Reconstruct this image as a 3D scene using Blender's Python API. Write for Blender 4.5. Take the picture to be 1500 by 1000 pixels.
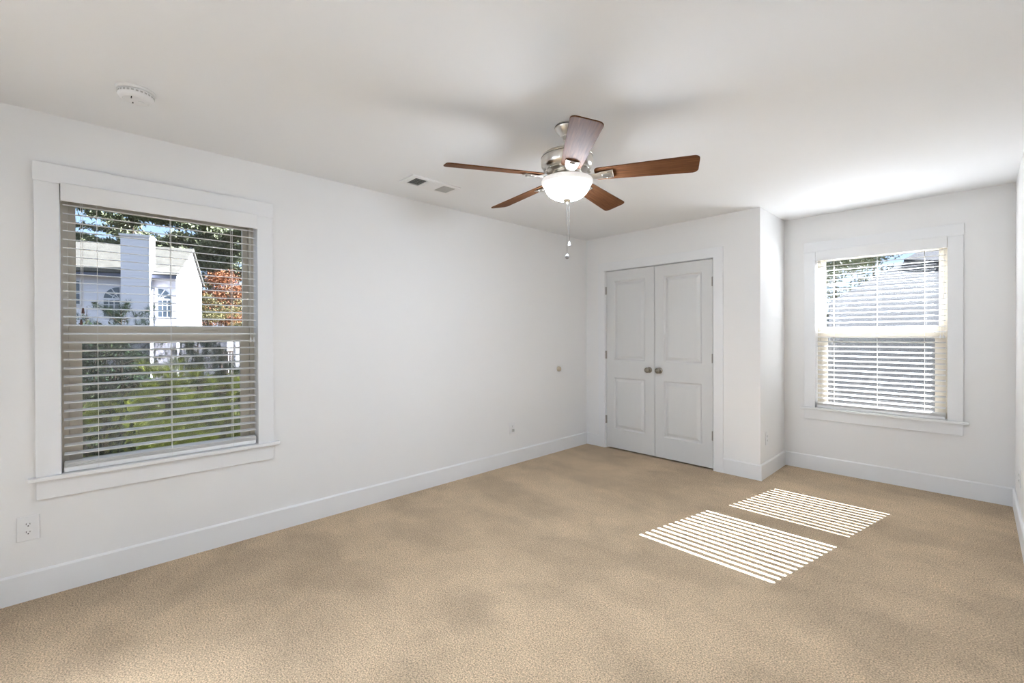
import bpy, bmesh, math, random
from mathutils import Vector, Matrix
for o in list(bpy.data.objects): bpy.data.objects.remove(o)
SC = bpy.context.scene; COL = SC.collection
R = math.radians
# ------------------------------------------------------------------ tunables
SUN_E = 35.0; WORLD_S = .60; BOWL_L = 43.0; EXPO = 1.67
HALL_FILL_L = 128.0  # strength of the added hallway fill lamp
# ------------------------------------------------------------------ camera
FPX, YAW, PITCH, ROLL = 647.91, .8117, -.0048, -.0037
Fv = Vector((-math.sin(YAW), math.cos(YAW), 0)); Rv = Vector((math.cos(YAW), math.sin(YAW), 0)); Zv = Vector((0, 0, 1))
F2 = math.cos(PITCH)*Fv + math.sin(PITCH)*Zv; U = -math.sin(PITCH)*Fv + math.cos(PITCH)*Zv
R2 = Rv*math.cos(ROLL) + U*math.sin(ROLL); U2 = U*math.cos(ROLL) - Rv*math.sin(ROLL)
cd = bpy.data.cameras.new('camera'); cam = bpy.data.objects.new('camera', cd); COL.objects.link(cam)
cd.sensor_width = 36; cd.lens = FPX/1500*36; cd.shift_y = (493.784-500)/1500; cd.clip_start = .02; cd.clip_end = 500
m = Matrix((R2, U2, -F2)).transposed().to_4x4(); m.translation = Vector((3.2526, -4.3248, 1.3076)); cam.matrix_world = m
SC.camera = cam
# ------------------------------------------------------------------ world and sun
W = bpy.data.worlds.new('sky'); SC.world = W; W.use_nodes = True
nt = W.node_tree; nt.nodes.clear()
tc = nt.nodes.new('ShaderNodeTexCoord'); sx = nt.nodes.new('ShaderNodeSeparateXYZ'); rp = nt.nodes.new('ShaderNodeValToRGB')
bg = nt.nodes.new('ShaderNodeBackground'); wo = nt.nodes.new('ShaderNodeOutputWorld')
nt.links.new(tc.outputs['Generated'], sx.inputs[0]); nt.links.new(sx.outputs['Z'], rp.inputs[0]); nt.links.new(rp.outputs[0], bg.inputs[0]); nt.links.new(bg.outputs[0], wo.inputs[0])
e = rp.color_ramp.elements
e[0].position = 0.0; e[0].color = (.50, .52, .50, 1); e[1].position = 1.0; e[1].color = (.72, .83, 1, 1)
for p_, c_ in ((.02, (.56, .66, .80, 1)), (.12, (.42, .58, .82, 1)), (.25, (.32, .51, .84, 1))):
    q = e.new(p_); q.color = c_
bg.inputs[1].default_value = WORLD_S
sl = bpy.data.lights.new('sun', 'SUN'); sl.energy = SUN_E; sl.angle = R(.15); sl.color = (.93, .97, 1.06)
so = bpy.data.objects.new('sun', sl); COL.objects.link(so)
so.rotation_euler = Vector((.197, 1, 1/1.31)).to_track_quat('Z', 'Y').to_euler(); so.location = (3, 12, 9)
SC.view_settings.view_transform = 'Standard'; SC.view_settings.look = 'None'; SC.view_settings.gamma = 1
SC.view_settings.use_curve_mapping = False; SC.view_settings.exposure = EXPO
# ------------------------------------------------------------------ materials
def mat(name, col, rough=.6, metal=0, spec=.5, emis=None, es=0, var=0, vscale=8, bump=0, bscale=200, aniso=None, coat=0):
    m = bpy.data.materials.new(name); m.use_nodes = True; n = m.node_tree; b = n.nodes['Principled BSDF']
    b.inputs['Base Color'].default_value = (*col, 1); b.inputs['Roughness'].default_value = rough
    b.inputs['Metallic'].default_value = metal; b.inputs['Specular IOR Level'].default_value = spec
    b.inputs['Coat Weight'].default_value = coat
    if emis: b.inputs['Emission Color'].default_value = (*emis, 1); b.inputs['Emission Strength'].default_value = es
    t = n.nodes.new('ShaderNodeTexCoord'); mp = n.nodes.new('ShaderNodeMapping'); n.links.new(t.outputs['Object'], mp.inputs[0])
    if aniso: mp.inputs['Scale'].default_value = aniso
    if var:
        z = n.nodes.new('ShaderNodeTexNoise'); z.inputs['Scale'].default_value = vscale; z.inputs['Detail'].default_value = 6
        n.links.new(mp.outputs[0], z.inputs['Vector'])
        mr = n.nodes.new('ShaderNodeMapRange'); mr.inputs[1].default_value = .25; mr.inputs[2].default_value = .75
        mr.inputs[3].default_value = 1-var; mr.inputs[4].default_value = 1+var; n.links.new(z.outputs[0], mr.inputs[0])
        mx = n.nodes.new('ShaderNodeVectorMath'); mx.operation = 'SCALE'; mx.inputs[0].default_value = col
        n.links.new(mr.outputs[0], mx.inputs['Scale']); n.links.new(mx.outputs[0], b.inputs['Base Color'])
    if bump:
        z2 = n.nodes.new('ShaderNodeTexNoise'); z2.inputs['Scale'].default_value = bscale; z2.inputs['Detail'].default_value = 3
        n.links.new(mp.outputs[0], z2.inputs['Vector'])
        bp = n.nodes.new('ShaderNodeBump'); bp.inputs['Strength'].default_value = bump; bp.inputs['Distance'].default_value = .002
        n.links.new(z2.outputs[0], bp.inputs['Height']); n.links.new(bp.outputs[0], b.inputs['Normal'])
    return m
M = {}
M['wall'] = mat('wall_paint', (.885, .88, .87), .75, spec=.25, var=.008, vscale=1.5, bump=.12, bscale=260)
M['ceil'] = mat('ceiling_paint', (.89, .90, .91), .9, spec=.1, var=.006, vscale=1.2)
M['trim'] = mat('trim_paint', (.87, .875, .88), .38, spec=.45, var=.006, vscale=5)
M['door'] = mat('door_paint', (.72, .72, .71), .45, spec=.4, var=.01, vscale=6, bump=.05, bscale=120, aniso=(3, 3, .3))
M['vinyl'] = mat('almond_vinyl', (.66, .60, .50), .4, var=.01)
M['slat'] = mat('blind_slat', (.82, .81, .79), .42, spec=.5, var=.012, vscale=30)
M['blindw'] = mat('blind_rail_white', (.87, .87, .865), .4, var=.008)
M['cord'] = mat('blind_cord', (.78, .76, .72), .8)
M['tassel'] = mat('brown_tassel', (.10, .045, .03), .5)
M['plastic'] = mat('white_plastic', (.86, .86, .86), .35, var=.004)
M['dark'] = mat('dark_slot', (.015, .015, .015), .6)
M['grille'] = mat('grille_grey', (.52, .52, .50), .6)
M['void'] = mat('duct_dark', (.05, .05, .05), .9)
M['nickel'] = mat('brushed_nickel', (.72, .69, .64), .28, metal=1, var=.03, vscale=40, aniso=(1, 1, 8))
M['knob'] = mat('antique_nickel', (.32, .29, .24), .3, metal=1, var=.05, vscale=60)
M['hinge'] = mat('hinge_nickel', (.40, .38, .35), .4, metal=1)
M['chain'] = mat('dull_pull_chain', (.05, .048, .045), .5)
M['pullgrey'] = mat('grey_pull_knob', (.30, .29, .28), .4)
M['beige'] = mat('beige_rubber', (.55, .47, .36), .6)
M['crystal'] = mat('frosted_pull', (.85, .85, .85), .15, spec=.8)
M['bowl'] = mat('lit_frosted_glass', (.9, .88, .84), .3, emis=(.875, .985, 1.135), es=BOWL_L)
M['rim'] = mat('frosted_glass_rim', (.85, .84, .82), .35, emis=(1, .97, .92), es=.12)
M['dome'] = mat('fill_dome_glass', (.9, .9, .88), .3, emis=(.88, .99, 1.15), es=HALL_FILL_L)  # glow of the added, unseen lamp that brightens the near walls
# glass
def glass(name, fac, col=(1, 1, 1)):
    m = bpy.data.materials.new(name); m.use_nodes = True; n = m.node_tree; n.nodes.clear()
    t = n.nodes.new('ShaderNodeBsdfTransparent'); t.inputs[0].default_value = (*col, 1)
    g = n.nodes.new('ShaderNodeBsdfGlossy'); g.inputs['Roughness'].default_value = .02
    x = n.nodes.new('ShaderNodeMixShader'); x.inputs[0].default_value = fac; o = n.nodes.new('ShaderNodeOutputMaterial')
    n.links.new(t.outputs[0], x.inputs[1]); n.links.new(g.outputs[0], x.inputs[2]); n.links.new(x.outputs[0], o.inputs[0]); return m
M['glass'] = glass('window_glass', .04, (.96, .97, .97))
def screen_mat():
    m = bpy.data.materials.new('insect_mesh'); m.use_nodes = True; n = m.node_tree; n.nodes.clear()
    t = n.nodes.new('ShaderNodeBsdfTransparent'); d = n.nodes.new('ShaderNodeBsdfDiffuse'); d.inputs[0].default_value = (.10, .10, .10, 1)
    x = n.nodes.new('ShaderNodeMixShader'); x.inputs[0].default_value = .42; o = n.nodes.new('ShaderNodeOutputMaterial')
    n.links.new(t.outputs[0], x.inputs[1]); n.links.new(d.outputs[0], x.inputs[2]); n.links.new(x.outputs[0], o.inputs[0]); return m
M['screen'] = screen_mat()
def carpet_mat():
    m = bpy.data.materials.new('beige_carpet'); m.use_nodes = True; n = m.node_tree; b = n.nodes['Principled BSDF']; L = n.links.new
    b.inputs['Roughness'].default_value = .95; b.inputs['Specular IOR Level'].default_value = .1
    b.inputs['Sheen Weight'].default_value = .15; b.inputs['Sheen Roughness'].default_value = .6
    t = n.nodes.new('ShaderNodeTexCoord')
    def noise(scale, det, dist=0, sc=None, rot=0):
        z = n.nodes.new('ShaderNodeTexNoise'); z.inputs['Scale'].default_value = scale; z.inputs['Detail'].default_value = det; z.inputs['Distortion'].default_value = dist
        if sc:
            mp = n.nodes.new('ShaderNodeMapping'); mp.inputs['Scale'].default_value = sc; mp.inputs['Rotation'].default_value = (0, 0, rot)
            L(t.outputs['Object'], mp.inputs[0]); L(mp.outputs[0], z.inputs['Vector'])
        else: L(t.outputs['Object'], z.inputs['Vector'])
        return z
    def rng(src, a, b_, lo, hi):
        r = n.nodes.new('ShaderNodeMapRange'); r.inputs[1].default_value = a; r.inputs[2].default_value = b_; r.inputs[3].default_value = lo; r.inputs[4].default_value = hi
        L(src, r.inputs[0]); return r.outputs[0]
    def mul(a, c):
        x = n.nodes.new('ShaderNodeMath'); x.operation = 'MULTIPLY'; L(a, x.inputs[0]); L(c, x.inputs[1]); return x.outputs[0]
    tuft = noise(165, 4, .3)                       # tufts
    fine = noise(420, 2)
    sweep = noise(1.15, 4, .2, (1.0, 1.7, 1), R(62)) # vacuum sweeps
    foot = noise(5.5, 3, .6)
    v = mul(mul(rng(tuft.outputs[0], .34, .64, .50, 1.36), rng(fine.outputs[0], .3, .7, .74, 1.24)),
            mul(rng(sweep.outputs[0], .42, .58, .87, 1.07), rng(foot.outputs[0], .35, .65, .94, 1.05)))
    s = n.nodes.new('ShaderNodeVectorMath'); s.operation = 'SCALE'; s.inputs[0].default_value = (.57, .424, .272); L(v, s.inputs['Scale']); L(s.outputs[0], b.inputs['Base Color'])
    bp = n.nodes.new('ShaderNodeBump'); bp.inputs['Strength'].default_value = .8; bp.inputs['Distance'].default_value = .006
    L(tuft.outputs[0], bp.inputs['Height']); L(bp.outputs[0], b.inputs['Normal']); return m
M['carpet'] = carpet_mat()
def wood_mat():
    m = bpy.data.materials.new('brown_blade_wood'); m.use_nodes = True; n = m.node_tree; b = n.nodes['Principled BSDF']; L = n.links.new
    b.inputs['Roughness'].default_value = .55; b.inputs['Specular IOR Level'].default_value = .03
    t = n.nodes.new('ShaderNodeTexCoord'); mp = n.nodes.new('ShaderNodeMapping'); mp.inputs['Scale'].default_value = (1.5, 26, 26)
    z = n.nodes.new('ShaderNodeTexNoise'); z.inputs['Scale'].default_value = 3; z.inputs['Detail'].default_value = 6; z.inputs['Distortion'].default_value = 1.2
    r = n.nodes.new('ShaderNodeValToRGB'); r.color_ramp.elements[0].position = .3; r.color_ramp.elements[1].position = .72
    r.color_ramp.elements[0].color = (.095, .040, .019, 1); r.color_ramp.elements[1].color = (.20, .088, .040, 1)
    L(t.outputs['Object'], mp.inputs[0]); L(mp.outputs[0], z.inputs['Vector']); L(z.outputs[0], r.inputs[0]); L(r.outputs[0], b.inputs['Base Color']); return m
M['wood'] = wood_mat()
def siding_mat(name, col, pitch=.18):
    m = bpy.data.materials.new(name); m.use_nodes = True; n = m.node_tree; b = n.nodes['Principled BSDF']; L = n.links.new
    b.inputs['Base Color'].default_value = (*col, 1); b.inputs['Roughness'].default_value = .7; b.inputs['Specular IOR Level'].default_value = .2
    t = n.nodes.new('ShaderNodeTexCoord'); s = n.nodes.new('ShaderNodeSeparateXYZ'); L(t.outputs['Object'], s.inputs[0])
    d = n.nodes.new('ShaderNodeMath'); d.operation = 'DIVIDE'; d.inputs[1].default_value = pitch; L(s.outputs['Z'], d.inputs[0])
    f = n.nodes.new('ShaderNodeMath'); f.operation = 'FRACT'; L(d.outputs[0], f.inputs[0])
    bp = n.nodes.new('ShaderNodeBump'); bp.invert = True; bp.inputs['Strength'].default_value = 1; bp.inputs['Distance'].default_value = .03
    L(f.outputs[0], bp.inputs['Height']); L(bp.outputs[0], b.inputs['Normal']); return m
M['siding'] = siding_mat('lap_siding', (.66, .64, .67))
M['shingle'] = mat('tan_shingle', (.050, .047, .040), .95, spec=.1, var=.25, vscale=3, bump=.5, bscale=9, aniso=(1, 1, 3))
M['roofgrey'] = mat('grey_shingle', (.034, .034, .036), .95, spec=.1, var=.14, vscale=14, aniso=(1, 4, 1))
M['roofdark'] = mat('dark_shingle', (.018, .018, .022), .95, spec=.1, var=.2, vscale=12, aniso=(1, 3, 1))
M['exttrim'] = mat('exterior_trim', (.60, .60, .62), .6)
M['gutter'] = mat('dark_gutter', (.07, .08, .12), .6)
M['rake'] = mat('dark_rake_edge', (.015, .016, .022), .8, spec=.1)
M['extglass'] = mat('house_window_glass', (.05, .07, .09), .08, spec=.8)
M['brick'] = mat('outer_wall_masonry', (.35, .30, .26), .9, var=.2, vscale=10)
M['ground'] = mat('ground_mulch', (.018, .014, .009), 1, spec=0, var=.5, vscale=1.2)
M['straw'] = mat('pine_straw', (.09, .045, .02), 1, spec=0, var=.4, vscale=1)
M['drive'] = mat('grey_driveway', (.05, .052, .06), 1, spec=0, var=.3, vscale=1)
M['fence'] = mat('brown_fence_wood', (.035, .02, .012), .9, var=.4, vscale=3)
M['bark'] = mat('tree_bark', (.03, .022, .016), 1, spec=0, var=.3, vscale=6)
def leaf(name, col, var=.5, vs=1.5):
    m = mat(name, col, .7, spec=.15, var=var, vscale=vs); return m
M['pinefar'] = leaf('far_pine_needles', (.085, .095, .05), .5, .5)
M['red'] = leaf('red_maple_leaves', (.12, .040, .012), .6, .8)
M['yellow'] = leaf('yellow_green_leaves', (.055, .048, .014), .6, .8)
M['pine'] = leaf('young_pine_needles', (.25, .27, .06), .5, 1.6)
M['pinedark'] = leaf('shaded_pine_needles', (.022, .042, .016), .5, 1.6)  # shade of the back row put into a darker needle colour
M['shrub'] = leaf('pale_shrub_leaves', (.05, .065, .03), .4, 4)
# ------------------------------------------------------------------ mesh helpers
class MB:
    def __init__(s): s.v = []; s.f = []
    def box(s, x0, x1, y0, y1, z0, z1, mtx=None):
        b = len(s.v); P = [Vector((x, y, z)) for x in (x0, x1) for y in (y0, y1) for z in (z0, z1)]
        if mtx: P = [mtx @ p for p in P]
        s.v += P; s.f += [tuple(b+i for i in q) for q in ((0, 1, 3, 2), (4, 6, 7, 5), (0, 4, 5, 1), (2, 3, 7, 6), (0, 2, 6, 4), (1, 5, 7, 3))]; return s
    def prism(s, pts, n, d):    # planar polygon pts extruded by vector d
        b = len(s.v); k = len(pts); d = Vector(d); pts = [Vector(p) for p in pts]
        s.v += pts + [p+d for p in pts]; s.f.append(tuple(range(b, b+k))); s.f.append(tuple(range(b+2*k-1, b+k-1, -1)))
        for i in range(k): j = (i+1) % k; s.f.append((b+i, b+k+i, b+k+j, b+j))
        return s
    def lathe(s, prof, seg=40, c=(0, 0, 0), axis='Z'):
        b = len(s.v); k = len(prof)
        for i in range(seg):
            a = 2*math.pi*i/seg
            for r, h in prof:
                p = Vector((r*math.cos(a), r*math.sin(a), h))
                if axis == 'Y': p = Vector((p.x, -p.z, p.y))   # height goes to -y
                if axis == 'X': p = Vector((p.z, p.x, p.y))
                s.v.append(p+Vector(c))
        for i in range(seg):
            j = (i+1) % seg
            for q in range(k-1): s.f.append((b+i*k+q, b+j*k+q, b+j*k+q+1, b+i*k+q+1))
        if prof[0][0] > 1e-6: s.f.append(tuple(b+i*k for i in range(seg)))
        if prof[-1][0] > 1e-6: s.f.append(tuple(b+i*k+k-1 for i in range(seg)))
        return s
    def tube(s, pts, r, seg=8):
        pts = [Vector(p) for p in pts]; rs = r if isinstance(r, (list, tuple)) else [r]*len(pts); b = len(s.v)
        for i, p in enumerate(pts):
            d = (pts[min(i+1, len(pts)-1)]-pts[max(i-1, 0)]).normalized(); a = d.orthogonal().normalized(); c = d.cross(a)
            for q in range(seg): t = 2*math.pi*q/seg; s.v.append(p+rs[i]*(a*math.cos(t)+c*math.sin(t)))
        for i in range(len(pts)-1):
            for q in range(seg): w = (q+1) % seg; s.f.append((b+i*seg+q, b+i*seg+w, b+(i+1)*seg+w, b+(i+1)*seg+q))
        s.f.append(tuple(b+q for q in range(seg))[::-1]); s.f.append(tuple(b+(len(pts)-1)*seg+q for q in range(seg))); return s
    def build(s, name, m, parent=None, bevel=0, smooth=False, loc=None, seg=2):
        me = bpy.data.meshes.new(name); me.from_pydata([tuple(p) for p in s.v], [], s.f); me.validate()
        bm = bmesh.new(); bm.from_mesh(me); bmesh.ops.remove_doubles(bm, verts=bm.verts, dist=1e-6)
        if len(bm.faces) < 20000: bmesh.ops.recalc_face_normals(bm, faces=bm.faces)
        bm.to_mesh(me); bm.free()
        me.materials.append(m); o = bpy.data.objects.new(name, me); COL.objects.link(o)
        if parent: o.parent = parent
        if loc: o.location = loc
        if smooth:
            for p in me.polygons: p.use_smooth = True
            try: me.set_sharp_from_angle(angle=R(38))
            except Exception: pass
        if bevel:
            b = o.modifiers.new('bevel', 'BEVEL'); b.width = bevel; b.segments = seg; b.limit_method = 'ANGLE'; b.angle_limit = R(40); b.harden_normals = False
        return o
def empty(name, loc=(0, 0, 0), rz=0, parent=None):
    o = bpy.data.objects.new(name, None); COL.objects.link(o); o.location = loc; o.rotation_euler = (0, 0, rz); o.empty_display_size = .1
    if parent: o.parent = parent
    return o
def tag(o, label=None, cat=None, group=None, kind=None):
    if label: o['label'] = label
    if cat: o['category'] = cat
    if group: o['group'] = group
    if kind: o['kind'] = kind
    return o
def struct(o, label=None): return tag(o, label, None, None, 'structure')
H = 2.44; YW = .7146; XC = 1.9134; XR = 3.4462; YB = -5.2; T = .14
# ------------------------------------------------------------------ room shell
struct(MB().box(-.22, 3.67, YB-.13, YW+.25, -.30, 0).build('floor', M['carpet']), 'beige cut pile carpet floor')
struct(MB().box(-.22, 3.67, YB-.13, YW+.25, H, H+.25).build('ceiling', M['ceil']), 'flat white painted ceiling')
WL = .8990; Z0, Z1 = .590, 2.105        # rough hole heights
YL0 = -4.4435
a, b = YL0-.012, YL0+.903+.012
struct(MB().box(-T-.08, 0, YB, a, 0, H).box(-T-.08, 0, b, YW+.22, 0, H).box(-T-.08, 0, a, b, 0, Z0).box(-T-.08, 0, a, b, Z1, H).build('wall_left', M['wall']), 'white wall with the large window at left')
a, b = 2.178-.012, 2.178+.903+.012
struct(MB().box(XC-.11, a, YW, YW+T+.08, 0, H).box(b, XR+.2, YW, YW+T+.08, 0, H).box(a, b, YW, YW+T+.08, 0, Z0).box(a, b, YW, YW+T+.08, Z1, H).build('wall_alcove', M['wall']), 'white wall behind the far window')
struct(MB().box(0, .262, 0, .11, 0, H).box(1.515, XC, 0, .11, 0, H).box(.262, 1.515, 0, .11, 2.055, H).build('wall_closet', M['wall']), 'pale wall around the double closet doors')
struct(MB().box(XC-.11, XC, .11, YW, 0, H).build('wall_alcove_side', M['wall']), 'bright short return wall beside the far window')
struct(MB().box(XR, XR+.2, YB, YW, 0, H).build('wall_right', M['wall']), 'white wall at the right edge')
struct(MB().box(-.2, .5, YB-.13, YB, 0, H).box(2.5, XR+.2, YB-.13, YB, 0, H).box(.5, 2.5, YB-.13, YB, 2.12, H).build('wall_back', M['wall']))
# hallway behind the wide cased opening, added unseen with a dome light as fill
struct(MB().box(-.22, 3.67, -7.2, YB-.13, -.3, 0).build('floor_hall', M['carpet'])); struct(MB().box(-.22, 3.67, -7.2, YB-.13, H, H+.25).build('ceiling_hall', M['ceil']))
struct(MB().box(-.22, 0, -7.2, YB-.13, 0, H).box(3.45, 3.67, -7.2, YB-.13, 0, H).box(0, 3.45, -7.2, -7.0, 0, H).build('wall_hall', M['wall']))
hl = tag(empty('added_hall_light', (.2, -6.05, H)), 'added dome fill light on the unseen hallway ceiling behind the viewer', 'fill light')
MB().lathe([(0, 0), (.17, 0), (.175, -.02), (0, -.022)], 40).build('base', M['nickel'], hl, smooth=True)
MB().lathe([(.165, -.02), (.160, -.045), (.14, -.075), (.10, -.10), (.05, -.115), (0, -.118)], 40).build('dome', M['dome'], hl, smooth=True)
# baseboards with eased top
def base(name, p0, p1, nrm, lab):
    p0 = Vector((*p0, 0)); p1 = Vector((*p1, 0)); n = Vector((*nrm, 0)); h = .14; t = .014
    pts = [p0, p0+n*t, p0+n*t+Zv*(h-.008), p0+n*(t*.45)+Zv*h, p0+Zv*h]
    struct(MB().prism(pts, None, p1-p0).build(name, M['trim']), lab)
base('baseboard_left', (0, YB), (0, 0), (1, 0), 'white baseboard under the long left wall')
base('baseboard_closet', (0.014, 0), (.183, 0), (0, -1), 'short white baseboard left of the closet casing')
base('baseboard_corner', (1.597, 0), (XC+.014, 0), (0, -1), 'white baseboard between closet casing and outer corner')
base('baseboard_alcove_side', (XC, 0), (XC, YW), (1, 0), 'white baseboard on the short return wall')
base('baseboard_alcove', (XC+.014, YW), (XR-.014, YW), (0, -1), 'white baseboard under the far window')
base('baseboard_right', (XR, YB), (XR, YW), (-1, 0), 'white baseboard along the right wall')
# ------------------------------------------------------------------ windows (local: x along the wall, y outwards)
def ring(u0, u1, z0, z1, wl, wr, wb, wt, v0, v1):
    return MB().box(u0, u0+wl, v0, v1, z0, z1).box(u1-wr, u1, v0, v1, z0, z1).box(u0+wl, u1-wr, v0, v1, z0, z0+wb).box(u0+wl, u1-wr, v0, v1, z1-wt, z1)
def make_window(name, loc, rz, label):
    w = .903; e = struct(empty(name, loc, rz), label)
    MB().box(-.09, 0, -.018, 0, .604, 2.09).build('side_casing', M['trim'], e, .0015)
    MB().box(w, w+.09, -.018, 0, .604, 2.09).build('side_casing', M['trim'], e, .0015)
    MB().box(-.094, w+.094, -.021, 0, 2.09, 2.186).build('head_casing', M['trim'], e, .0015)
    MB().box(-.118, w+.124, -.040, 0, .584, .604).box(0, w, 0, .078, .584, .604).build('window_stool', M['trim'], e, .003)
    MB().box(-.09, w+.09, -.016, 0, .490, .584).build('apron', M['trim'], e, .0015)
    MB().box(-.012, 0, 0, .078, .604, 2.105).box(w, w+.012, 0, .078, .604, 2.105).box(0, w, 0, .078, 2.09, 2.105).build('jamb_liner', M['trim'], e)
    ring(-.012, w+.012, .590, 2.105, .037, .037, .028, .045, .078, .172).build('vinyl_frame', M['vinyl'], e, .001)
    MB().box(.0255, .03, .112, .119, .62, 1.34).box(w-.03, w-.0255, .112, .119, .62, 1.34).build('track_groove', M['dark'], e)
    up = ring(.026, w-.026, 1.305, 2.06, .029, .029, .065, .045, .122, .150).build('upper_sash', M['vinyl'], e, .001)
    MB().box(.053, w-.053, .134, .138, 1.368, 2.017).build('window_pane', M['glass'], up)
    lo = ring(.026, w-.026, .619, 1.362, .050, .050, .028, .092, .088, .118).build('lower_sash', M['vinyl'], e, .002)
    MB().box(.074, w-.074, .101, .105, .645, 1.272).build('window_pane', M['glass'], lo)
    for uc in (.27, .66):
        pts = [Vector((uc+.045*math.cos(t), .086, 1.335+.014*math.sin(t))) for t in [math.pi*k/12 for k in range(13)]]
        MB().tube(pts, .0022, 6).build('lift_lip', M['vinyl'], lo, smooth=True)
    for uc in (.045, w-.045): MB().box(uc-.014, uc+.014, .084, .112, 1.362, 1.370).build('tilt_latch', M['vinyl'], lo, .002)
    sc = ring(.03, w-.03, .621, 1.34, .016, .016, .016, .016, .156, .166).build('screen_frame', M['vinyl'], e)
    MB().box(.046, w-.046, .1605, .1608, .637, 1.324).build('insect_screen', M['screen'], sc)
    MB().box(-.012, w+.012, .172, .222, .56, .604).build('outer_sill', M['exttrim'], e)
    return e
make_window('window_1', (0, YL0, 0), R(90), 'large double hung window with blinds in the left wall')
make_window('window_2', (2.178, YW, 0), 0, 'double hung window with blinds in the far alcove wall')
def make_blind(loc, rz, tilt, label, left_cord_z, right_cord_z, brown):
    w = .903; e = tag(empty('window_blind', loc, rz), label, 'window blind')
    MB().box(.004, w-.002, -.030, -.022, 2.003, 2.096).box(.004, .010, -.022, -.001, 2.003, 2.088).box(w-.008, w-.002, -.022, -.001, 2.003, 2.088).build('valance', M['blindw'], e, .003)
    MB().box(.006, w-.006, -.003, .048, 2.040, 2.088).build('headrail', M['blindw'], e)
    m0 = None; z = 1.9950; n = 0; c, s = math.cos(tilt), math.sin(tilt); vc = .022
    while z > .672:
        if m0 is None:
            b = MB(); prof = [(-.0245, .0), (-.012, .0014), (0, .002), (.012, .0014), (.0245, .0)]
            u0, u1 = .010, w-.010
            poly = [(v*c-h*s, v*s+h*c) for v, h in prof]+[(v*c-(h-.0028)*s, v*s+(h-.0028)*c) for v, h in reversed(prof)]
            b.prism([(u0, v, h) for v, h in poly], None, (u1-u0, 0, 0)); m0 = b.build('slat', M['slat'], e); o = m0
        else:
            o = m0.copy(); COL.objects.link(o); o.parent = e
        o.location = (0, vc, z); z -= .0447; n += 1
    for k in range(4):          # closed stack lying on the bottom rail
        o = m0.copy(); COL.objects.link(o); o.parent = e; o.location = (0, vc, .6345+.0062*k)
    MB().box(.008, w-.012, vc-.025, vc+.025, .606, .629).build('bottom_rail', M['blindw'], e, .003)
    for u in (.140, .456, .765):
        b = MB()
        for v in (vc-.0262, vc+.0262): b.box(u-.0008, u+.0008, v-.0006, v+.0006, .61, 2.04)
        b.box(u-.0007, u+.0007, vc-.0006, vc+.0006, .63, 2.04)
        b.build('ladder_cord', M['cord'], e)
    for u, zb, m_ in ((.077, left_cord_z, brown), (.084, left_cord_z+.06, brown), (.862, right_cord_z, False), (.880, right_cord_z+.0, False)):
        cdd = MB().tube([(u, -.010, 2.04), (u+.001, -.0115, (2.04+zb)/2), (u, -.011, zb)], .0011, 6).build('pull_cord', M['cord'], e)
        MB().lathe([(.0008, .0), (.004, -.004), (.0055, -.022), (.0065, -.03), (.0, -.031)], 12, (u, -.011, zb)).build('tassel', M['tassel'] if m_ else M['plastic'], cdd, smooth=True)
    return e
make_blind((0, YL0, 0), R(90), R(7), 'white slatted blind filling the large left window beside the wall outlet', 1.40, 1.30, True)
make_blind((2.178, YW, 0), 0, R(11), 'white slatted blind in the far right window above the sunny carpet', 1.62, 1.30, False)
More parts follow.
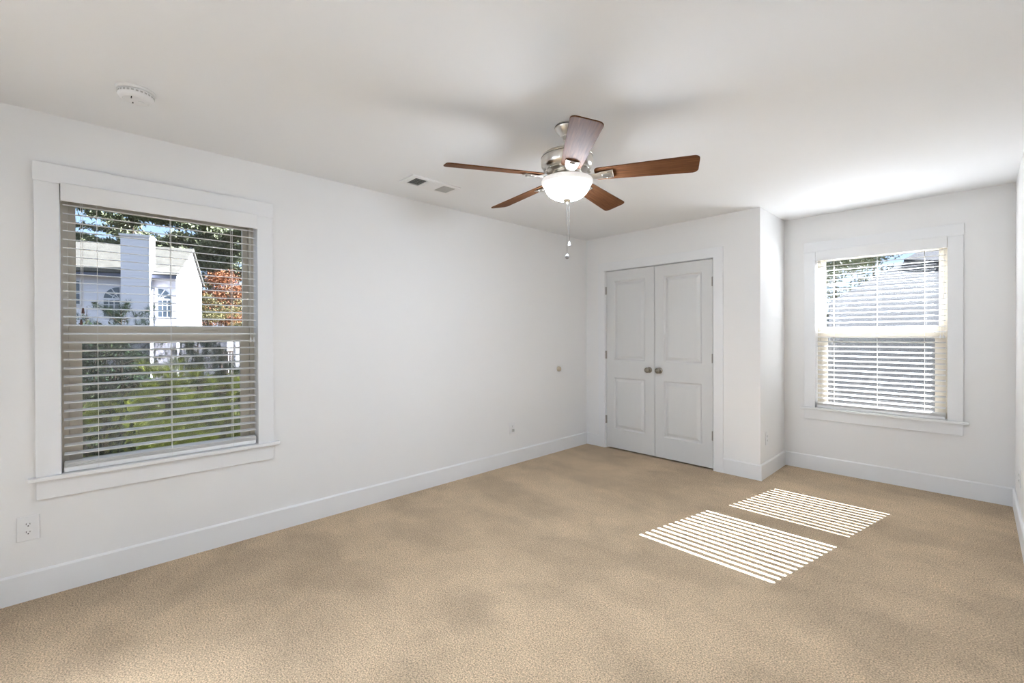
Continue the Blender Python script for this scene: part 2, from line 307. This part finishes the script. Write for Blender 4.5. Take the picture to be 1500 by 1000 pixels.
# ------------------------------------------------------------------ closet doors
tr = struct(empty('trim_1', (0, 0, 0)), 'white casing around the double closet doors')
MB().box(.183, .273, -.018, 0, 0, 2.043).build('side_casing', M['trim'], tr, .0015)
MB().box(1.507, 1.597, -.018, 0, 0, 2.043).build('side_casing', M['trim'], tr, .0015)
MB().box(.183, 1.597, -.018, 0, 2.043, 2.136).build('head_casing', M['trim'], tr, .0015)
MB().box(.262, .279, 0, .11, 0, 2.055).box(1.500, 1.515, 0, .11, 0, 2.055).box(.279, 1.5, 0, .11, 2.040, 2.055).box(.279, .295, .042, .055, 0, 2.04).box(1.485, 1.5, .042, .055, 0, 2.04).build('door_jamb', M['trim'], tr)
def panel_door(name, x0, x1, panels, hinge_x, knob_x, label):
    e = struct(empty(name, (x0, 0, 0)), label); w = x1-x0; z0, z1 = .016, 2.034; yf = .003; b = MB()
    xs0, xs1 = panels[0][0]-x0, panels[0][1]-x0
    # face with holes around the two panels
    def quad(a, c, d, f, y=yf): k = len(b.v); b.v += [Vector((a, y, d)), Vector((c, y, d)), Vector((c, y, f)), Vector((a, y, f))]; b.f.append((k, k+1, k+2, k+3))
    pz = sorted((p[2], p[3]) for p in panels)
    quad(0, xs0, z0, z1); quad(xs1, w, z0, z1); quad(xs0, xs1, z0, pz[0][0]); quad(xs0, xs1, pz[0][1], pz[1][0]); quad(xs0, xs1, pz[1][1], z1)
    for lo, hi in pz:
        steps = [(0, 0), (.004, .0022), (.014, .013), (.022, .013), (.046, .003), (.050, .0015)]; k0 = len(b.v)
        for ins, dep in steps:
            b.v += [Vector((xs0+ins, yf+dep, lo+ins)), Vector((xs1-ins, yf+dep, lo+ins)), Vector((xs1-ins, yf+dep, hi-ins)), Vector((xs0+ins, yf+dep, hi-ins))]
        for i in range(len(steps)-1):
            for q in range(4): w_ = (q+1) % 4; b.f.append((k0+4*i+q, k0+4*i+w_, k0+4*i+4+w_, k0+4*i+4+q))
        k = k0+4*(len(steps)-1); b.f.append((k, k+1, k+2, k+3))
    k = len(b.v)
    b.v += [Vector(p) for p in ((0, yf, z0), (w, yf, z0), (w, yf, z1), (0, yf, z1), (0, .038, z0), (w, .038, z0), (w, .038, z1), (0, .038, z1))]
    b.f += [(k, k+4, k+5, k+1), (k+1, k+5, k+6, k+2), (k+2, k+6, k+7, k+3), (k+3, k+7, k+4, k), (k+4, k+7, k+6, k+5)]
    b.build('door_leaf', M['door'], e)
    kn = MB().lathe([(0, -.001), (.030, 0), (.031, .004), (.026, .008), (.013, .012), (.011, .030), (.015, .036), (.0255, .042), (.029, .052), (.0265, .064), (.017, .071), (0, .073)], 28, (0, 0, 0), 'Y')
    kn.build('knob', M['knob'], e, smooth=True, loc=(knob_x-x0, yf, .93))
    for z in (.331, 1.077, 1.817):
        h = MB(); h.tube([(0, 0, -.045), (0, 0, .045)], .0065, 12).box(-.012, .012, .002, .006, -.044, .044)
        h.build('hinge', M['hinge'], e, loc=(hinge_x-x0, -.004, z))
    return e
panel_door('door_1', .2835, .8875, [(.381, .776, .232, .824), (.381, .776, 1.020, 1.920)], .2800, .830, 'left leaf of the white double closet doors')
panel_door('door_2', .8925, 1.4955, [(.991, 1.390, .232, .824), (.991, 1.390, 1.020, 1.920)], 1.4990, .950, 'right leaf of the white double closet doors')
struct(MB().box(-.2, XC-.11, .9, .95, 0, H).build('wall_closet_rear', M['wall']))
# ------------------------------------------------------------------ wall things
def outlet(loc, rz, w, h, label, plug=False):
    e = tag(empty('wall_outlet', loc, rz), label, 'electrical outlet', 'wall outlets')
    MB().box(-w/2, w/2, -.006, 0, -h/2, h/2).build('cover_plate', M['plastic'], e, .003, seg=3)
    for zc in (.0195, -.0195):
        pr = [(.0165*math.cos(t), .0145*math.sin(t)) for t in [2*math.pi*k/24 for k in range(24)]]
        pr = [(x, max(-.0118, min(.0118, z_))) for x, z_ in pr]
        r_ = MB().prism([(x, -.0078, zc+z_) for x, z_ in pr], None, (0, .003, 0)).build('receptacle', M['plastic'], e)
        MB().box(-.0078, -.0056, -.0084, -.007, zc-.001, zc+.0075).box(.0050, .0070, -.0084, -.007, zc-.0005, zc+.0065).lathe([(0, .0084), (.0027, .0084), (.0027, .007), (0, .007)], 12, (0, 0, zc-.0065), 'Y').build('slot', M['dark'], r_)
    MB().lathe([(0, .0078), (.003, .0074), (.0035, .006)], 12, (0, 0, 0), 'Y').build('screw', M['plastic'], e, smooth=True)
    if plug: MB().box(-.013, .013, -.024, -.008, -.034, -.008).build('plug_cover', M['grille'], e, .004)
    return e
outlet((0, -4.5615, .357), R(90), .079, .122, 'square white duplex outlet low on the left wall under the window corner')
outlet((0, -1.243, .366), R(90), .072, .118, 'small white outlet on the long wall between window and closet, with grey plug cover', True)
outlet((XC, .167, .352), R(90), .072, .118, 'white outlet on the short return wall beside the outer corner')
outlet((XR, .088, .357), R(-90), .072, .118, 'white outlet at the right edge of view on the right wall')
tag(MB().lathe([(0, 0), (.028, 0), (.029, .006), (.026, .020), (.019, .026), (0, .028)], 28, (0, 0, 0), 'X').build('wall_bumper', M['beige'], smooth=True, loc=(0, -.52, .927)), 'small round beige door bumper on the wall near the closet corner', 'door bumper')
# smoke detector
sd = tag(empty('smoke_detector', (.576, -4.172, H)), 'round white smoke detector on the ceiling above the left window', 'smoke detector')
MB().lathe([(0, 0), (.074, 0), (.074, -.006), (.070, -.011), (.066, -.011), (0, -.011)], 48).build('mounting_ring', M['plastic'], sd, smooth=True)
MB().lathe([(0, -.011), (.063, -.011), (.066, -.015), (.066, -.030), (.060, -.040), (.048, -.046), (.046, -.0445), (.030, -.047), (0, -.048)], 48).build('body', M['plastic'], sd, smooth=True)
vb = MB()
for k in range(26):
    mt = Matrix.Rotation(2*math.pi*k/26, 4, 'Z'); vb.box(.0655, .0668, -.0045, .0045, -.0265, -.0195, mt)
vb.build('vent_slot', M['grille'], sd)
MB().box(-.030, -.016, -.012, -.008, -.0492, -.046).build('indicator_slot', M['dark'], sd)
MB().box(.022, .040, -.02, -.016, -.0485, -.045).build('indicator_slot', M['dark'], sd)
MB().lathe([(0, -.0478), (.012, -.0478), (.011, -.050), (0, -.0505)], 24, (.005, .018, 0)).build('test_button', M['plastic'], sd, smooth=True)
# ceiling register
vt = tag(empty('ceiling_vent', (.4225, -2.4765, H)), 'white rectangular ceiling register with two grilles, left of the fan', 'ceiling vent')
pl = MB(); hx, hy = .100, .2085
g1 = (-.070, .070, -.1635, -.066); g2 = (-.070, .070, .075, .183)
ys = [-hy, g1[2], g1[3], g2[2], g2[3], hy]
pl.box(-hx, -.070, -hy, hy, -.010, 0).box(.070, hx, -hy, hy, -.010, 0)
pl.box(-.07, .07, ys[0], ys[1], -.010, 0).box(-.07, .07, ys[2], ys[3], -.010, 0).box(-.07, .07, ys[4], ys[5], -.010, 0)
pl.build('face_plate', M['plastic'], vt, .002)
MB().box(-.062, .062, -.052, .060, -.0125, -.010).build('centre_louver', M['plastic'], vt, .001)
for gi, (x0, x1, y0, y1) in enumerate((g1, g2)):
    MB().box(x0, x1, y0, y1, -.0015, -.0005).build('duct_opening', M['void'], vt)
    lb = MB(); n = 10
    for k in range(n):
        yc = y0+(k+.5)*(y1-y0)/n; mt = Matrix.Translation((0, yc, -.0055)) @ Matrix.Rotation(R(35 if gi == 0 else -28), 4, 'X')
        lb.box(x0, x1, -.0040 if gi == 0 else -.0058, .0040 if gi == 0 else .0058, -.0004, .0004, mt)
    for k in range(1, 5): xx = x0+k*(x1-x0)/5; lb.box(xx-.0006, xx+.0006, y0, y1, -.0095, -.0085)
    lb.build('louver_bank', M['grille'], vt)
# ------------------------------------------------------------------ ceiling fan
fx, fy = 1.714, -2.449
fan = tag(empty('ceiling_fan', (fx, fy, H)), 'brushed nickel ceiling fan with five brown blades and a lit glass bowl', 'ceiling fan')
def fz(z): return z-H
def fl(name, prof, m, parent=fan, seg=56, **k): return MB().lathe([(r, fz(z)) for r, z in prof], seg, **k).build(name, m, parent, smooth=True)
can = fl('canopy', [(0, 2.44), (.063, 2.44), (.065, 2.434), (.065, 2.426), (.062, 2.420), (.052, 2.405), (.036, 2.390), (.030, 2.384), (0, 2.384)], M['nickel'])
fl('canopy_band', [(.0655, 2.433), (.0662, 2.431), (.0655, 2.4285)], M['dark'], can)
fl('downrod', [(0, 2.386), (.021, 2.386), (.022, 2.366), (.014, 2.362), (.014, 2.325), (.024, 2.318), (.030, 2.295), (0, 2.295)], M['nickel'])
mo = fl('motor_housing', [(0, 2.300), (.050, 2.299), (.095, 2.294), (.125, 2.286), (.137, 2.277), (.1395, 2.268), (.1375, 2.265), (.1395, 2.262), (.1405, 2.245), (.139, 2.225), (.132, 2.212), (.118, 2.203), (.113, 2.200), (.113, 2.196), (.104, 2.191), (.085, 2.188), (0, 2.188)], M['nickel'])
fl('housing_groove', [(.1388, 2.2665), (.1402, 2.265), (.1388, 2.2635)], M['dark'], mo)
for k in range(10):
    mt = Matrix.Rotation(2*math.pi*(k+.25)/10, 4, 'Z') @ Matrix.Translation((.108, 0, fz(2.199))) @ Matrix.Rotation(R(32), 4, 'Y')
    MB().box(-.022, .022, -.013, .013, -.004, .004, mt).build('vent_rib', M['nickel'], mo, .003)
fl('flywheel', [(0, 2.190), (.078, 2.190), (.080, 2.186), (.080, 2.176), (.076, 2.172), (0, 2.172)], M['nickel'])
fl('switch_housing', [(0, 2.174), (.055, 2.174), (.058, 2.165), (.062, 2.156), (.105, 2.152), (.126, 2.150), (.128, 2.145), (.120, 2.141), (0, 2.141)], M['nickel'])
gbw = fl('glass_rim', [(.122, 2.147), (.136, 2.146), (.1385, 2.140), (.138, 2.130), (.134, 2.122), (.126, 2.116), (.121, 2.110), (.118, 2.112)], M['rim'])
fl('glass_bowl', [(.1215, 2.112), (.120, 2.106), (.117, 2.096), (.108, 2.080), (.092, 2.064), (.070, 2.051), (.045, 2.043), (.020, 2.040), (0, 2.040)], M['bowl'])
fin = fl('finial', [(0, 2.046), (.022, 2.045), (.024, 2.040), (.020, 2.033), (.011, 2.029), (.006, 2.026), (.0065, 2.020), (.004, 2.014), (0, 2.013)], M['nickel'], seg=28)
def chain(dx, dy, z1, z0, pull, name):
    b = MB(); z = z1
    while z > z0: b.lathe([(0, .0013), (.0012, 0), (0, -.0013)], 6, (dx, dy, fz(z))); z -= .0050
    b.tube([(dx, dy, fz(z1)), (dx, dy, fz(z0))], .0006, 5)
    c = b.build('pull_chain', M['chain'], fan)
    MB().lathe([(0, .004), (.0022, .003), (.0022, -.003), (0, -.004)], 10, (dx, dy, fz(z1-.11))).build('chain_connector', M['nickel'], c, smooth=True)
    pull(dx, dy, fz(z0), c)
def pull_disc(x, y, z, c): MB().lathe([(0, .004), (.003, .002), (.009, -.004), (.0125, -.012), (.011, -.019), (.006, -.024), (0, -.025)], 20, (x, y, z)).build('pull_knob', M['pullgrey'], c, smooth=True)
def pull_drop(x, y, z, c): MB().lathe([(0, .004), (.003, .001), (.005, -.006), (.0085, -.016), (.0075, -.023), (0, -.026)], 20, (x, y, z)).build('pull_knob', M['crystal'], c, smooth=True)
chain(.000, .000, 2.014, 1.745, pull_disc, 'a'); chain(.012, .004, 2.036, 1.812, pull_drop, 'b')
# blades
def blade_outline():
    r0, r1, w0, w1 = .150, .665, .052, .070; pts = []
    def corner(cx_, cy_, rad, a0, a1, n=6):
        for k in range(n+1): t = R(a0+(a1-a0)*k/n); pts.append((cx_+rad*math.cos(t), cy_+rad*math.sin(t)))
    corner(r1-.028, -w1+.028, .028, -90, 0); corner(r1-.028, w1-.028, .028, 0, 90)
    corner(r0+.02, w0-.02, .02, 90, 180); corner(r0+.02, -w0+.02, .02, 180, 270); return pts
ol = blade_outline()
proto = MB().prism([(x, y, -.003) for x, y in ol], None, (0, 0, .006)).build('blade', M['wood'], fan, .0012)
ib = MB()
arm = [(.060, .006, .020, .014), (.095, .000, .015, .013), (.125, -.010, .016, .011), (.155, -.014, .024, .010), (.185, -.012, .031, .009), (.215, -.010, .033, .008), (.246, -.008, .034, .007)]
k0 = len(ib.v)
for x, z, hw, th in arm:
    for yy, zz in ((-hw, z-th*.2), (-hw*.55, z-th*.5), (hw*.55, z-th*.5), (hw, z-th*.2), (hw, z+.002), (-hw, z+.002)): ib.v.append(Vector((x, yy, zz)))
for i in range(len(arm)-1):
    for q in range(6): w_ = (q+1) % 6; ib.f.append((k0+6*i+q, k0+6*i+w_, k0+6*i+6+w_, k0+6*i+6+q))
ib.f.append(tuple(k0+q for q in range(6))); ib.f.append(tuple(k0+6*(len(arm)-1)+q for q in range(6)))
iron0 = ib.build('blade_bracket', M['nickel'], proto, .0015, smooth=True)
slot0 = MB().box(.188, .236, -.015, .015, -.0185, -.0095).build('bracket_inset', M['hinge'], proto, .003)
scr = [MB().lathe([(0, -.018), (.003, -.017), (.0035, -.010)], 10, (sx_, sy_, 0)).build('bracket_screw', M['nickel'], proto, smooth=True) for sx_, sy_ in ((.176, 0), (.215, .024), (.215, -.024))]
for k in range(5):
    if k == 0: o = proto
    else:
        o = proto.copy(); COL.objects.link(o)
        for ch in [iron0, slot0]+scr: c = ch.copy(); COL.objects.link(c); c.parent = o
    o.parent = fan; o.location = (0, 0, fz(2.166))
    o.rotation_euler = (Matrix.Rotation(R(-43.5+72*k), 4, 'Z') @ Matrix.Rotation(R(.8), 4, 'Y') @ Matrix.Rotation(R(-14), 4, 'X')).to_euler()
# ------------------------------------------------------------------ outside: ground
def ground_z(x, y):
    t = max(0, min(1, (-x-12)/16)); return -3.2+2.0*t*t*(3-2*t)
gb = MB(); nx, ny = 60, 40
for i in range(nx+1):
    for j in range(ny+1):
        x = -110+i*150/nx; y = -50+j*120/ny; gb.v.append(Vector((x, y, ground_z(x, y))))
for i in range(nx):
    for j in range(ny): k = i*(ny+1)+j; gb.f.append((k, k+ny+1, k+ny+2, k+1))
struct(gb.build('ground', M['ground'], smooth=True), 'dark mulch ground below the windows')
def patch(name, pts, m, lab):
    struct(MB().prism([(x, y, ground_z(x, y)+.03) for x, y in pts], None, (0, 0, .05)).build(name, m), lab)
patch('straw_bed', [(-26.8, 1.0), (-23.5, .2), (-21.5, 3.5), (-24.5, 5)], M['straw'], 'orange pine straw bed beyond the shrubs')
patch('driveway', [(-21.3, .2), (-17.6, .2), (-17.6, 6), (-21.3, 6)], M['drive'], 'grey driveway strip beyond the young pines')
# ------------------------------------------------------------------ outside: neighbour house (local x = along eave side, y = into the house)
S = 3.25; hz = lambda z: 1.3076+(z-1.3076)*S
P1 = Vector((-29.2, -.73, 0)); ho = tag(empty('neighbour_house', P1, R(70.9)), 'pale lavender sided house with tan roof and big chimney beyond the left window', 'house')
ze, za, zf = 4.74, 6.87, 4.20
body = MB().prism([(0, 0, -2), (0, 0, ze), (0, 3.81, za), (0, 6.6, 5.0), (0, 6.6, -2)], None, (-13, 0, 0))
body.build('house_wall', M['siding'], ho)
MB().prism([(.12, -.35, ze-.02), (.12, 3.81, za+.10), (.12, 3.81, za+.26), (.12, -.42, ze+.14)], None, (-13.2, 0, 0)).build('roof', M['shingle'], ho)
MB().prism([(.12, 3.81, za+.10), (.12, 6.9, 4.92), (.12, 6.95, 5.06), (.12, 3.81, za+.26)], None, (-13.2, 0, 0)).build('roof', M['shingle'], ho)
MB().box(-13, .12, -.50, -.36, ze-.10, ze+.06).build('gutter', M['gutter'], ho)
ch = MB().box(-.713*S, -.325*S, -.78, .3, -2, hz(3.02)).build('chimney', M['siding'], ho)
MB().box(-.713*S-.06, -.325*S+.06, -.84, .36, hz(3.02), hz(3.055)).build('chimney_cap', M['exttrim'], ch)
MB().box(-.58*S, -.48*S, -.35, -.05, hz(3.055), hz(3.09)).build('flue', M['gutter'], ch)
MB().box(-.345*S, -.325*S+.015, -.80, -.70, -2, hz(3.02)).build('corner_board', M['exttrim'], ch)
def quarter_window(x0, x1, zb, zs, zt, high_right):
    w = x1-x0; n = 10; pts = [(x0, zb), (x1, zb)]
    arc = [(w*math.sin(math.pi/2*k/n), (zt-zs)*math.cos(math.pi/2*k/n)) for k in range(n+1)]
    if high_right: pts += [(x1-a_, zs+b_) for a_, b_ in arc]
    else: pts += [(x1-(w-a_), zs+b_) for a_, b_ in reversed(arc)]
    cx_ = sum(p[0] for p in pts)/len(pts); cz_ = sum(p[1] for p in pts)/len(pts)
    fr = MB().prism([(cx_+(x-cx_)*1.13, -.05, cz_+(z-cz_)*1.07) for x, z in pts], None, (0, .12, 0)).build('house_window', M['exttrim'], ho)
    MB().prism([(x, -.07, z) for x, z in pts], None, (0, .05, 0)).build('window_pane', M['extglass'], fr)
    mb = MB(); mb.box(x0, x1, -.09, -.06, zs-.05, zs+.05)
    for k in (1, 2): xx = x0+w*k/3; mb.box(xx-.02, xx+.02, -.085, -.06, zb, zs)
    for k in (1, 2): zz = zb+(zs-zb)*k/3; mb.box(x0, x1, -.085, -.06, zz-.02, zz+.02)
    o_ = (x1, zs) if high_right else (x0, zs); sg = -1 if high_right else 1
    for an in (30, 60):
        d = Vector((sg*math.cos(R(an)), 0, math.sin(R(an)))); mb.tube([(o_[0], -.07, o_[1]), Vector((o_[0], -.07, o_[1]))+d*(w*.97)], .022, 5)
    mb.tube([Vector((o_[0]+sg*w*.45*math.cos(R(t)), -.07, o_[1]+w*.45*math.sin(R(t)))) for t in range(0, 91, 15)], .022, 5)
    mb.build('muntin', M['exttrim'], fr)
quarter_window(-1.012*S, -.800*S, hz(1.657), hz(1.955), hz(2.160), True)
quarter_window(-.263*S, -.063*S, hz(1.657), hz(1.965), hz(2.160), False)
sw = MB().box(-1.75*S, -1.30*S, -.06, .05, hz(1.83), hz(2.27)).build('house_window', M['exttrim'], ho)
MB().box(-1.72*S, -1.325*S, -.08, -.05, hz(1.86), hz(2.03)).box(-1.72*S, -1.325*S, -.08, -.05, hz(2.05), hz(2.24)).build('window_pane', M['extglass'], sw)
bo = MB().box(0, 2.4, .9, 3.6, -2, 1.45).build('house_bay', M['siding'], ho)
MB().box(-.1, 2.5, .8, 3.7, 1.45, 1.55).build('bay_roof', M['exttrim'], bo)
bw = MB().box(1.0, 1.7, .85, .95, .7, 1.35).build('bay_window', M['extglass'], bo)
# fence / deck far right
fe = tag(empty('deck_fence', (-26.5, 1.2, 0), R(28)), 'brown wooden deck railing beside the neighbour house', 'fence')
gz = ground_z(-27, 1)
fb = MB()
for k in range(34): fb.box(-.3, -.24, k*.16, k*.16+.07, gz, .35)
fb.build('picket_panel', M['fence'], fe)
MB().box(-.34, -.2, -.1, 5.5, .35, .45).box(-.34, -.2, -.1, 5.5, gz+.3, gz+.4).build('rail', M['fence'], fe)
for k in range(3): MB().box(-.36, -.2, -.1+k*2.6, .04+k*2.6, gz, .6).build('post', M['fence'], fe)
cb = tag(empty('porch_column', (-25.6, 1.75, gz)), 'white porch column standing before the brown deck railing', 'column')
MB().box(-.28, .28, -.28, .28, 0, 2.6).build('shaft', M['exttrim'], cb); MB().box(-.36, .36, -.36, .36, 2.6, 2.75).build('cap', M['exttrim'], cb)
# ------------------------------------------------------------------ outside: vegetation
def tri_cloud(name, parent, m, items):
    me = bpy.data.meshes.new(name); v = []; f = []
    for a_, b_, c_ in items: k = len(v); v += [a_, b_, c_]; f.append((k, k+1, k+2))
    me.from_pydata([tuple(p) for p in v], [], f); me.materials.append(m); o = bpy.data.objects.new(name, me); COL.objects.link(o); o.parent = parent; return o
def rdir(rg):
    z = rg.uniform(-1, 1); t = rg.uniform(0, 2*math.pi); s = math.sqrt(1-z*z); return Vector((s*math.cos(t), s*math.sin(t), z))
def clump_tree(name, x, y, zb, zt, rad, m, label, cat, seed, size, n, low=.35, group=None):
    rg = random.Random(seed); e = tag(empty(name, (x, y, zb)), label, cat, group); h = zt-zb; it = []
    MB().tube([(0, 0, 0), (.02*rad, 0, h*.5), (0, .02*rad, h*.94)], [rad*.06+.03, rad*.04+.02, rad*.01+.01], 7).build('trunk', M['bark'], e)
    cl = []
    for _ in range(46):
        t = rg.uniform(low, 1); rr = rad*math.sqrt(max(.03, 1-((t-low-.25*(1-low))/(.78*(1-low)))**2)) if t > low+.25*(1-low) else rad*(.7+.3*(t-low)/(.25*(1-low)))
        an = rg.uniform(0, 6.283); q = rr*math.sqrt(rg.random()); cl.append((Vector((q*math.cos(an), q*math.sin(an), h*t*.97)), rad*rg.uniform(.22, .42)))
    for _ in range(n):
        c, r_ = rg.choice(cl); d = rdir(rg); p = c+Vector((d.x, d.y, d.z*.6))*r_*(rg.random()**.4); a_ = rdir(rg)*size*rg.uniform(.6, 1.3); b_ = rdir(rg)*size*.7
        it.append((p-a_, p+a_, p+b_))
    tri_cloud('foliage', e, m, it); return e
def far_pine(x, y, zt, rad, seed, label, n=17000, low=.3):
    rg = random.Random(seed); zb = ground_z(x, y); h = zt-zb; e = tag(empty('tall_pine', (x, y, zb)), label, 'tree', 'tall pines behind the neighbour house'); it = []
    tr_ = MB().tube([(0, 0, 0), (0, 0, h*.97)], [.28, .06], 7)
    br = []
    for _ in range(52):
        t = rg.uniform(low, .98); an = rg.uniform(0, 6.283); ln = rad*(.35+.65*math.sin(math.pi*min(1, (1-t)/(1-low)*.8+.12)))*rg.uniform(.6, 1.1)
        p0 = Vector((0, 0, h*t)); p1 = p0+Vector((math.cos(an)*ln, math.sin(an)*ln, ln*rg.uniform(-.05, .25))); tr_.tube([p0, p1], [.06, .02], 4); br.append((p0, p1))
    tr_.build('trunk', M['bark'], e)
    for _ in range(n):
        p0, p1 = rg.choice(br); t = rg.uniform(.3, 1.05); c = p0.lerp(p1, t); d = rdir(rg); c = c+Vector((d.x, d.y, d.z*.35))*rad*.24*rg.random()
        a_ = rdir(rg)*.30; b_ = rdir(rg)*.20; it.append((c-a_, c+a_, c+b_))
    tri_cloud('needle_mass', e, M['pinefar'], it)
far_pine(-61.5, -1.0, 16.6, 5.6, 1, 'tall pine rising directly behind the neighbour chimney')
far_pine(-56.5, 2.6, 16.0, 5.2, 2, 'tall pine behind the gable peak of the neighbour house')
far_pine(-54.5, 5.0, 14.2, 5.2, 3, 'tall pine right of the gable peak', low=.15)
far_pine(-50.5, 7.6, 12.8, 4.6, 4, 'rightmost tall pine seen through the left window', low=.1)
far_pine(-64.0, -4.2, 12.2, 4.2, 5, 'lower pine above the left end of the neighbour roof')
far_pine(-62.0, 10.5, 13.5, 4.0, 7, 'tall pine at the far right behind the red tree', low=.1)
clump_tree('maple_tree', -41.5, 4.15, -1.2, 6.7, 2.9, M['red'], 'red and orange maple right of the neighbour house', 'tree', 11, .12, 9000, .45)
clump_tree('leafy_tree', -38.8, 2.35, -1.2, 4.6, 2.0, M['yellow'], 'yellow green leafy tree below the red maple', 'tree', 12, .10, 9000, .05)
clump_tree('leafy_tree', -36.4, 4.7, -1.2, 4.3, 2.0, M['yellow'], 'yellow green leafy tree nearer the right edge of the left window', 'tree', 13, .10, 9000, .05)
def young_pine(x, y, zt, rad, seed, m, label):
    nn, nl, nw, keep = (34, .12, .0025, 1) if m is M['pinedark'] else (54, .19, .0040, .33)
    rg = random.Random(seed); zb = ground_z(x, y); h = zt-zb; e = tag(empty('young_pine', (x, y, zb)), label, 'tree', 'young pines below the left window'); it = []
    tb = MB().tube([(0, 0, 0), (0, 0, h*.98)], [.05, .012], 6); tips = [Vector((0, 0, h*.97))]
    nb = 64
    for k in range(nb):
        t = .12+.86*k/nb; an = k*2.399+rg.uniform(-.3, .3); ln = rad*math.sqrt(max(0, 1.02-t))*rg.uniform(.7, 1.15)+.04
        p0 = Vector((0, 0, h*t)); d = Vector((math.cos(an), math.sin(an), .35)); p1 = p0+d*ln*.6; p2 = p1+Vector((d.x, d.y, .75))*ln*.4
        tb.tube([p0, p1, p2], [.012, .008, .004], 4)
        for s_ in (.45, .6, .75, .9, 1.0):
            c = p0.lerp(p1, s_/.6) if s_ < .6 else p1.lerp(p2, (s_-.6)/.4)
            tips.append(c+Vector((rg.uniform(-.1, .1), rg.uniform(-.1, .1), rg.uniform(0, .08)))*ln)
            sd_ = d.cross(Zv)*rg.choice((-1, 1))*ln*.3*rg.random(); tips.append(c+sd_)
    tb.build('trunk', M['bark'], e)
    for c in tips:
        if rg.random() > keep: continue
        up = Vector((rg.uniform(-.5, .5), rg.uniform(-.5, .5), 1)).normalized()
        for _ in range(nn):
            d = (rdir(rg)+up*.75).normalized(); L_ = rg.uniform(.8, 1.3)*nl; w = d.orthogonal().normalized()*nw
            b0 = c+up*rg.uniform(-.06, .06); it.append((b0-w, b0+w, b0+d*L_))
    tri_cloud('needles', e, m, it)
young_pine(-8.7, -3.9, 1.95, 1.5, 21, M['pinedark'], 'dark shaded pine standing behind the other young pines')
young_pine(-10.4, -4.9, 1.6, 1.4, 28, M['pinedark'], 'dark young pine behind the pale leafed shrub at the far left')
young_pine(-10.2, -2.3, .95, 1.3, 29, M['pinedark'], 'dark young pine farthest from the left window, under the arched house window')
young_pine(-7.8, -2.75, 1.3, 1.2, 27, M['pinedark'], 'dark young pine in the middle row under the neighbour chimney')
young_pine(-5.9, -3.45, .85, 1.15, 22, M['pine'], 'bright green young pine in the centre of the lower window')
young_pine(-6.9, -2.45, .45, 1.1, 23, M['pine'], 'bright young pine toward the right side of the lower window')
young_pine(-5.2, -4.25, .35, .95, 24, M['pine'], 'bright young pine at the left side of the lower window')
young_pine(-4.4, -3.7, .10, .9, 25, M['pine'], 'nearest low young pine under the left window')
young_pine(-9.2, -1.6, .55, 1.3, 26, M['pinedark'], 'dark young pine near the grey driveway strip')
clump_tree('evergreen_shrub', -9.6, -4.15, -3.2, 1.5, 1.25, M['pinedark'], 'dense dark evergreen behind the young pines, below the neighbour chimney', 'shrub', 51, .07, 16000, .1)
def leafy_shrub(x, y, zt, rad, seed, label, n=900):
    rg = random.Random(seed); zb = ground_z(x, y); h = zt-zb; e = tag(empty('leafy_shrub', (x, y, zb)), label, 'shrub'); tb = MB(); it = []
    for _ in range(16):
        an = rg.uniform(0, 6.283); ln = rad*rg.uniform(.3, 1); t = rg.uniform(.72, 1)
        p = [Vector((0, 0, 0)), Vector((math.cos(an)*ln*.3, math.sin(an)*ln*.3, h*.5)), Vector((math.cos(an)*ln, math.sin(an)*ln, h*t))]
        tb.tube(p, [.018, .010, .003], 5)
        for _ in range(n//16):
            s_ = rg.uniform(.25, 1); c = p[1].lerp(p[2], s_)+rdir(rg)*.13*rad*1.6*rg.random(); a_ = rdir(rg)*.032; b_ = a_.orthogonal().normalized()*.017
            it.append((c-a_, c+b_, c+a_)); it.append((c-a_, c+a_, c-b_))
    tb.build('branches', M['bark'], e); tri_cloud('leaves', e, M['shrub'], it)
leafy_shrub(-5.3, -4.42, 1.85, .55, 31, 'pale leafed shrub reaching up at the left edge of the left window', 1500)
leafy_shrub(-4.3, -4.20, 1.00, .65, 32, 'pale leafed shrub in front of the young pines', 1100)
# ------------------------------------------------------------------ outside: house beyond window 2
gh = tag(empty('neighbour_roof_house', (0, 0, 0)), 'house with a broad grey shingle roof beyond the far right window', 'house')
rz = lambda y: -.1+.6*(y-5)
MB().prism([(1.40, 4.9, rz(4.9)), (7.0, 4.9, rz(4.9)), (7.0, 12.04, rz(12.04)), (3.2, 12.04, rz(12.04)), (.79, 8.67, rz(8.67))], None, (0, 0, -.18)).build('roof', M['roofgrey'], gh)
MB().prism([(x, y, rz(y)+.01) for x, y in ((1.98, 10.30), (2.6, 10.11), (7.0, 9.0), (7.0, 12.02), (3.19, 12.02))], None, (0, 0, .06)).build('upper_roof', M['roofdark'], gh)
MB().tube([(1.40, 4.88, rz(4.88)-.05), (.80, 8.67, rz(8.67)-.05), (3.2, 12.04, rz(12.04)-.05)], .045, 6).build('rake_board', M['rake'], gh)
MB().box(1.6, 6.8, 5.4, 10.4, -3.2, -.05).build('house_wall', M['siding'], gh)
clump_tree('dark_oak', -.35, 15.2, -3.2, 5.4, 2.0, M['pinefar'], 'dark green tree at the upper left of the far right window', 'tree', 41, .09, 9000, .5)
clump_tree('leafy_tree', .35, 18.5, -3.2, 5.3, 1.4, M['yellow'], 'sunlit yellow green tree beyond the grey roof', 'tree', 42, .08, 5000, .5)
clump_tree('orange_shrub', .10, 10.5, -3.2, 1.1, .8, M['red'], 'orange leafed tree at the left edge of the far right window', 'tree', 43, .05, 5000, .35)
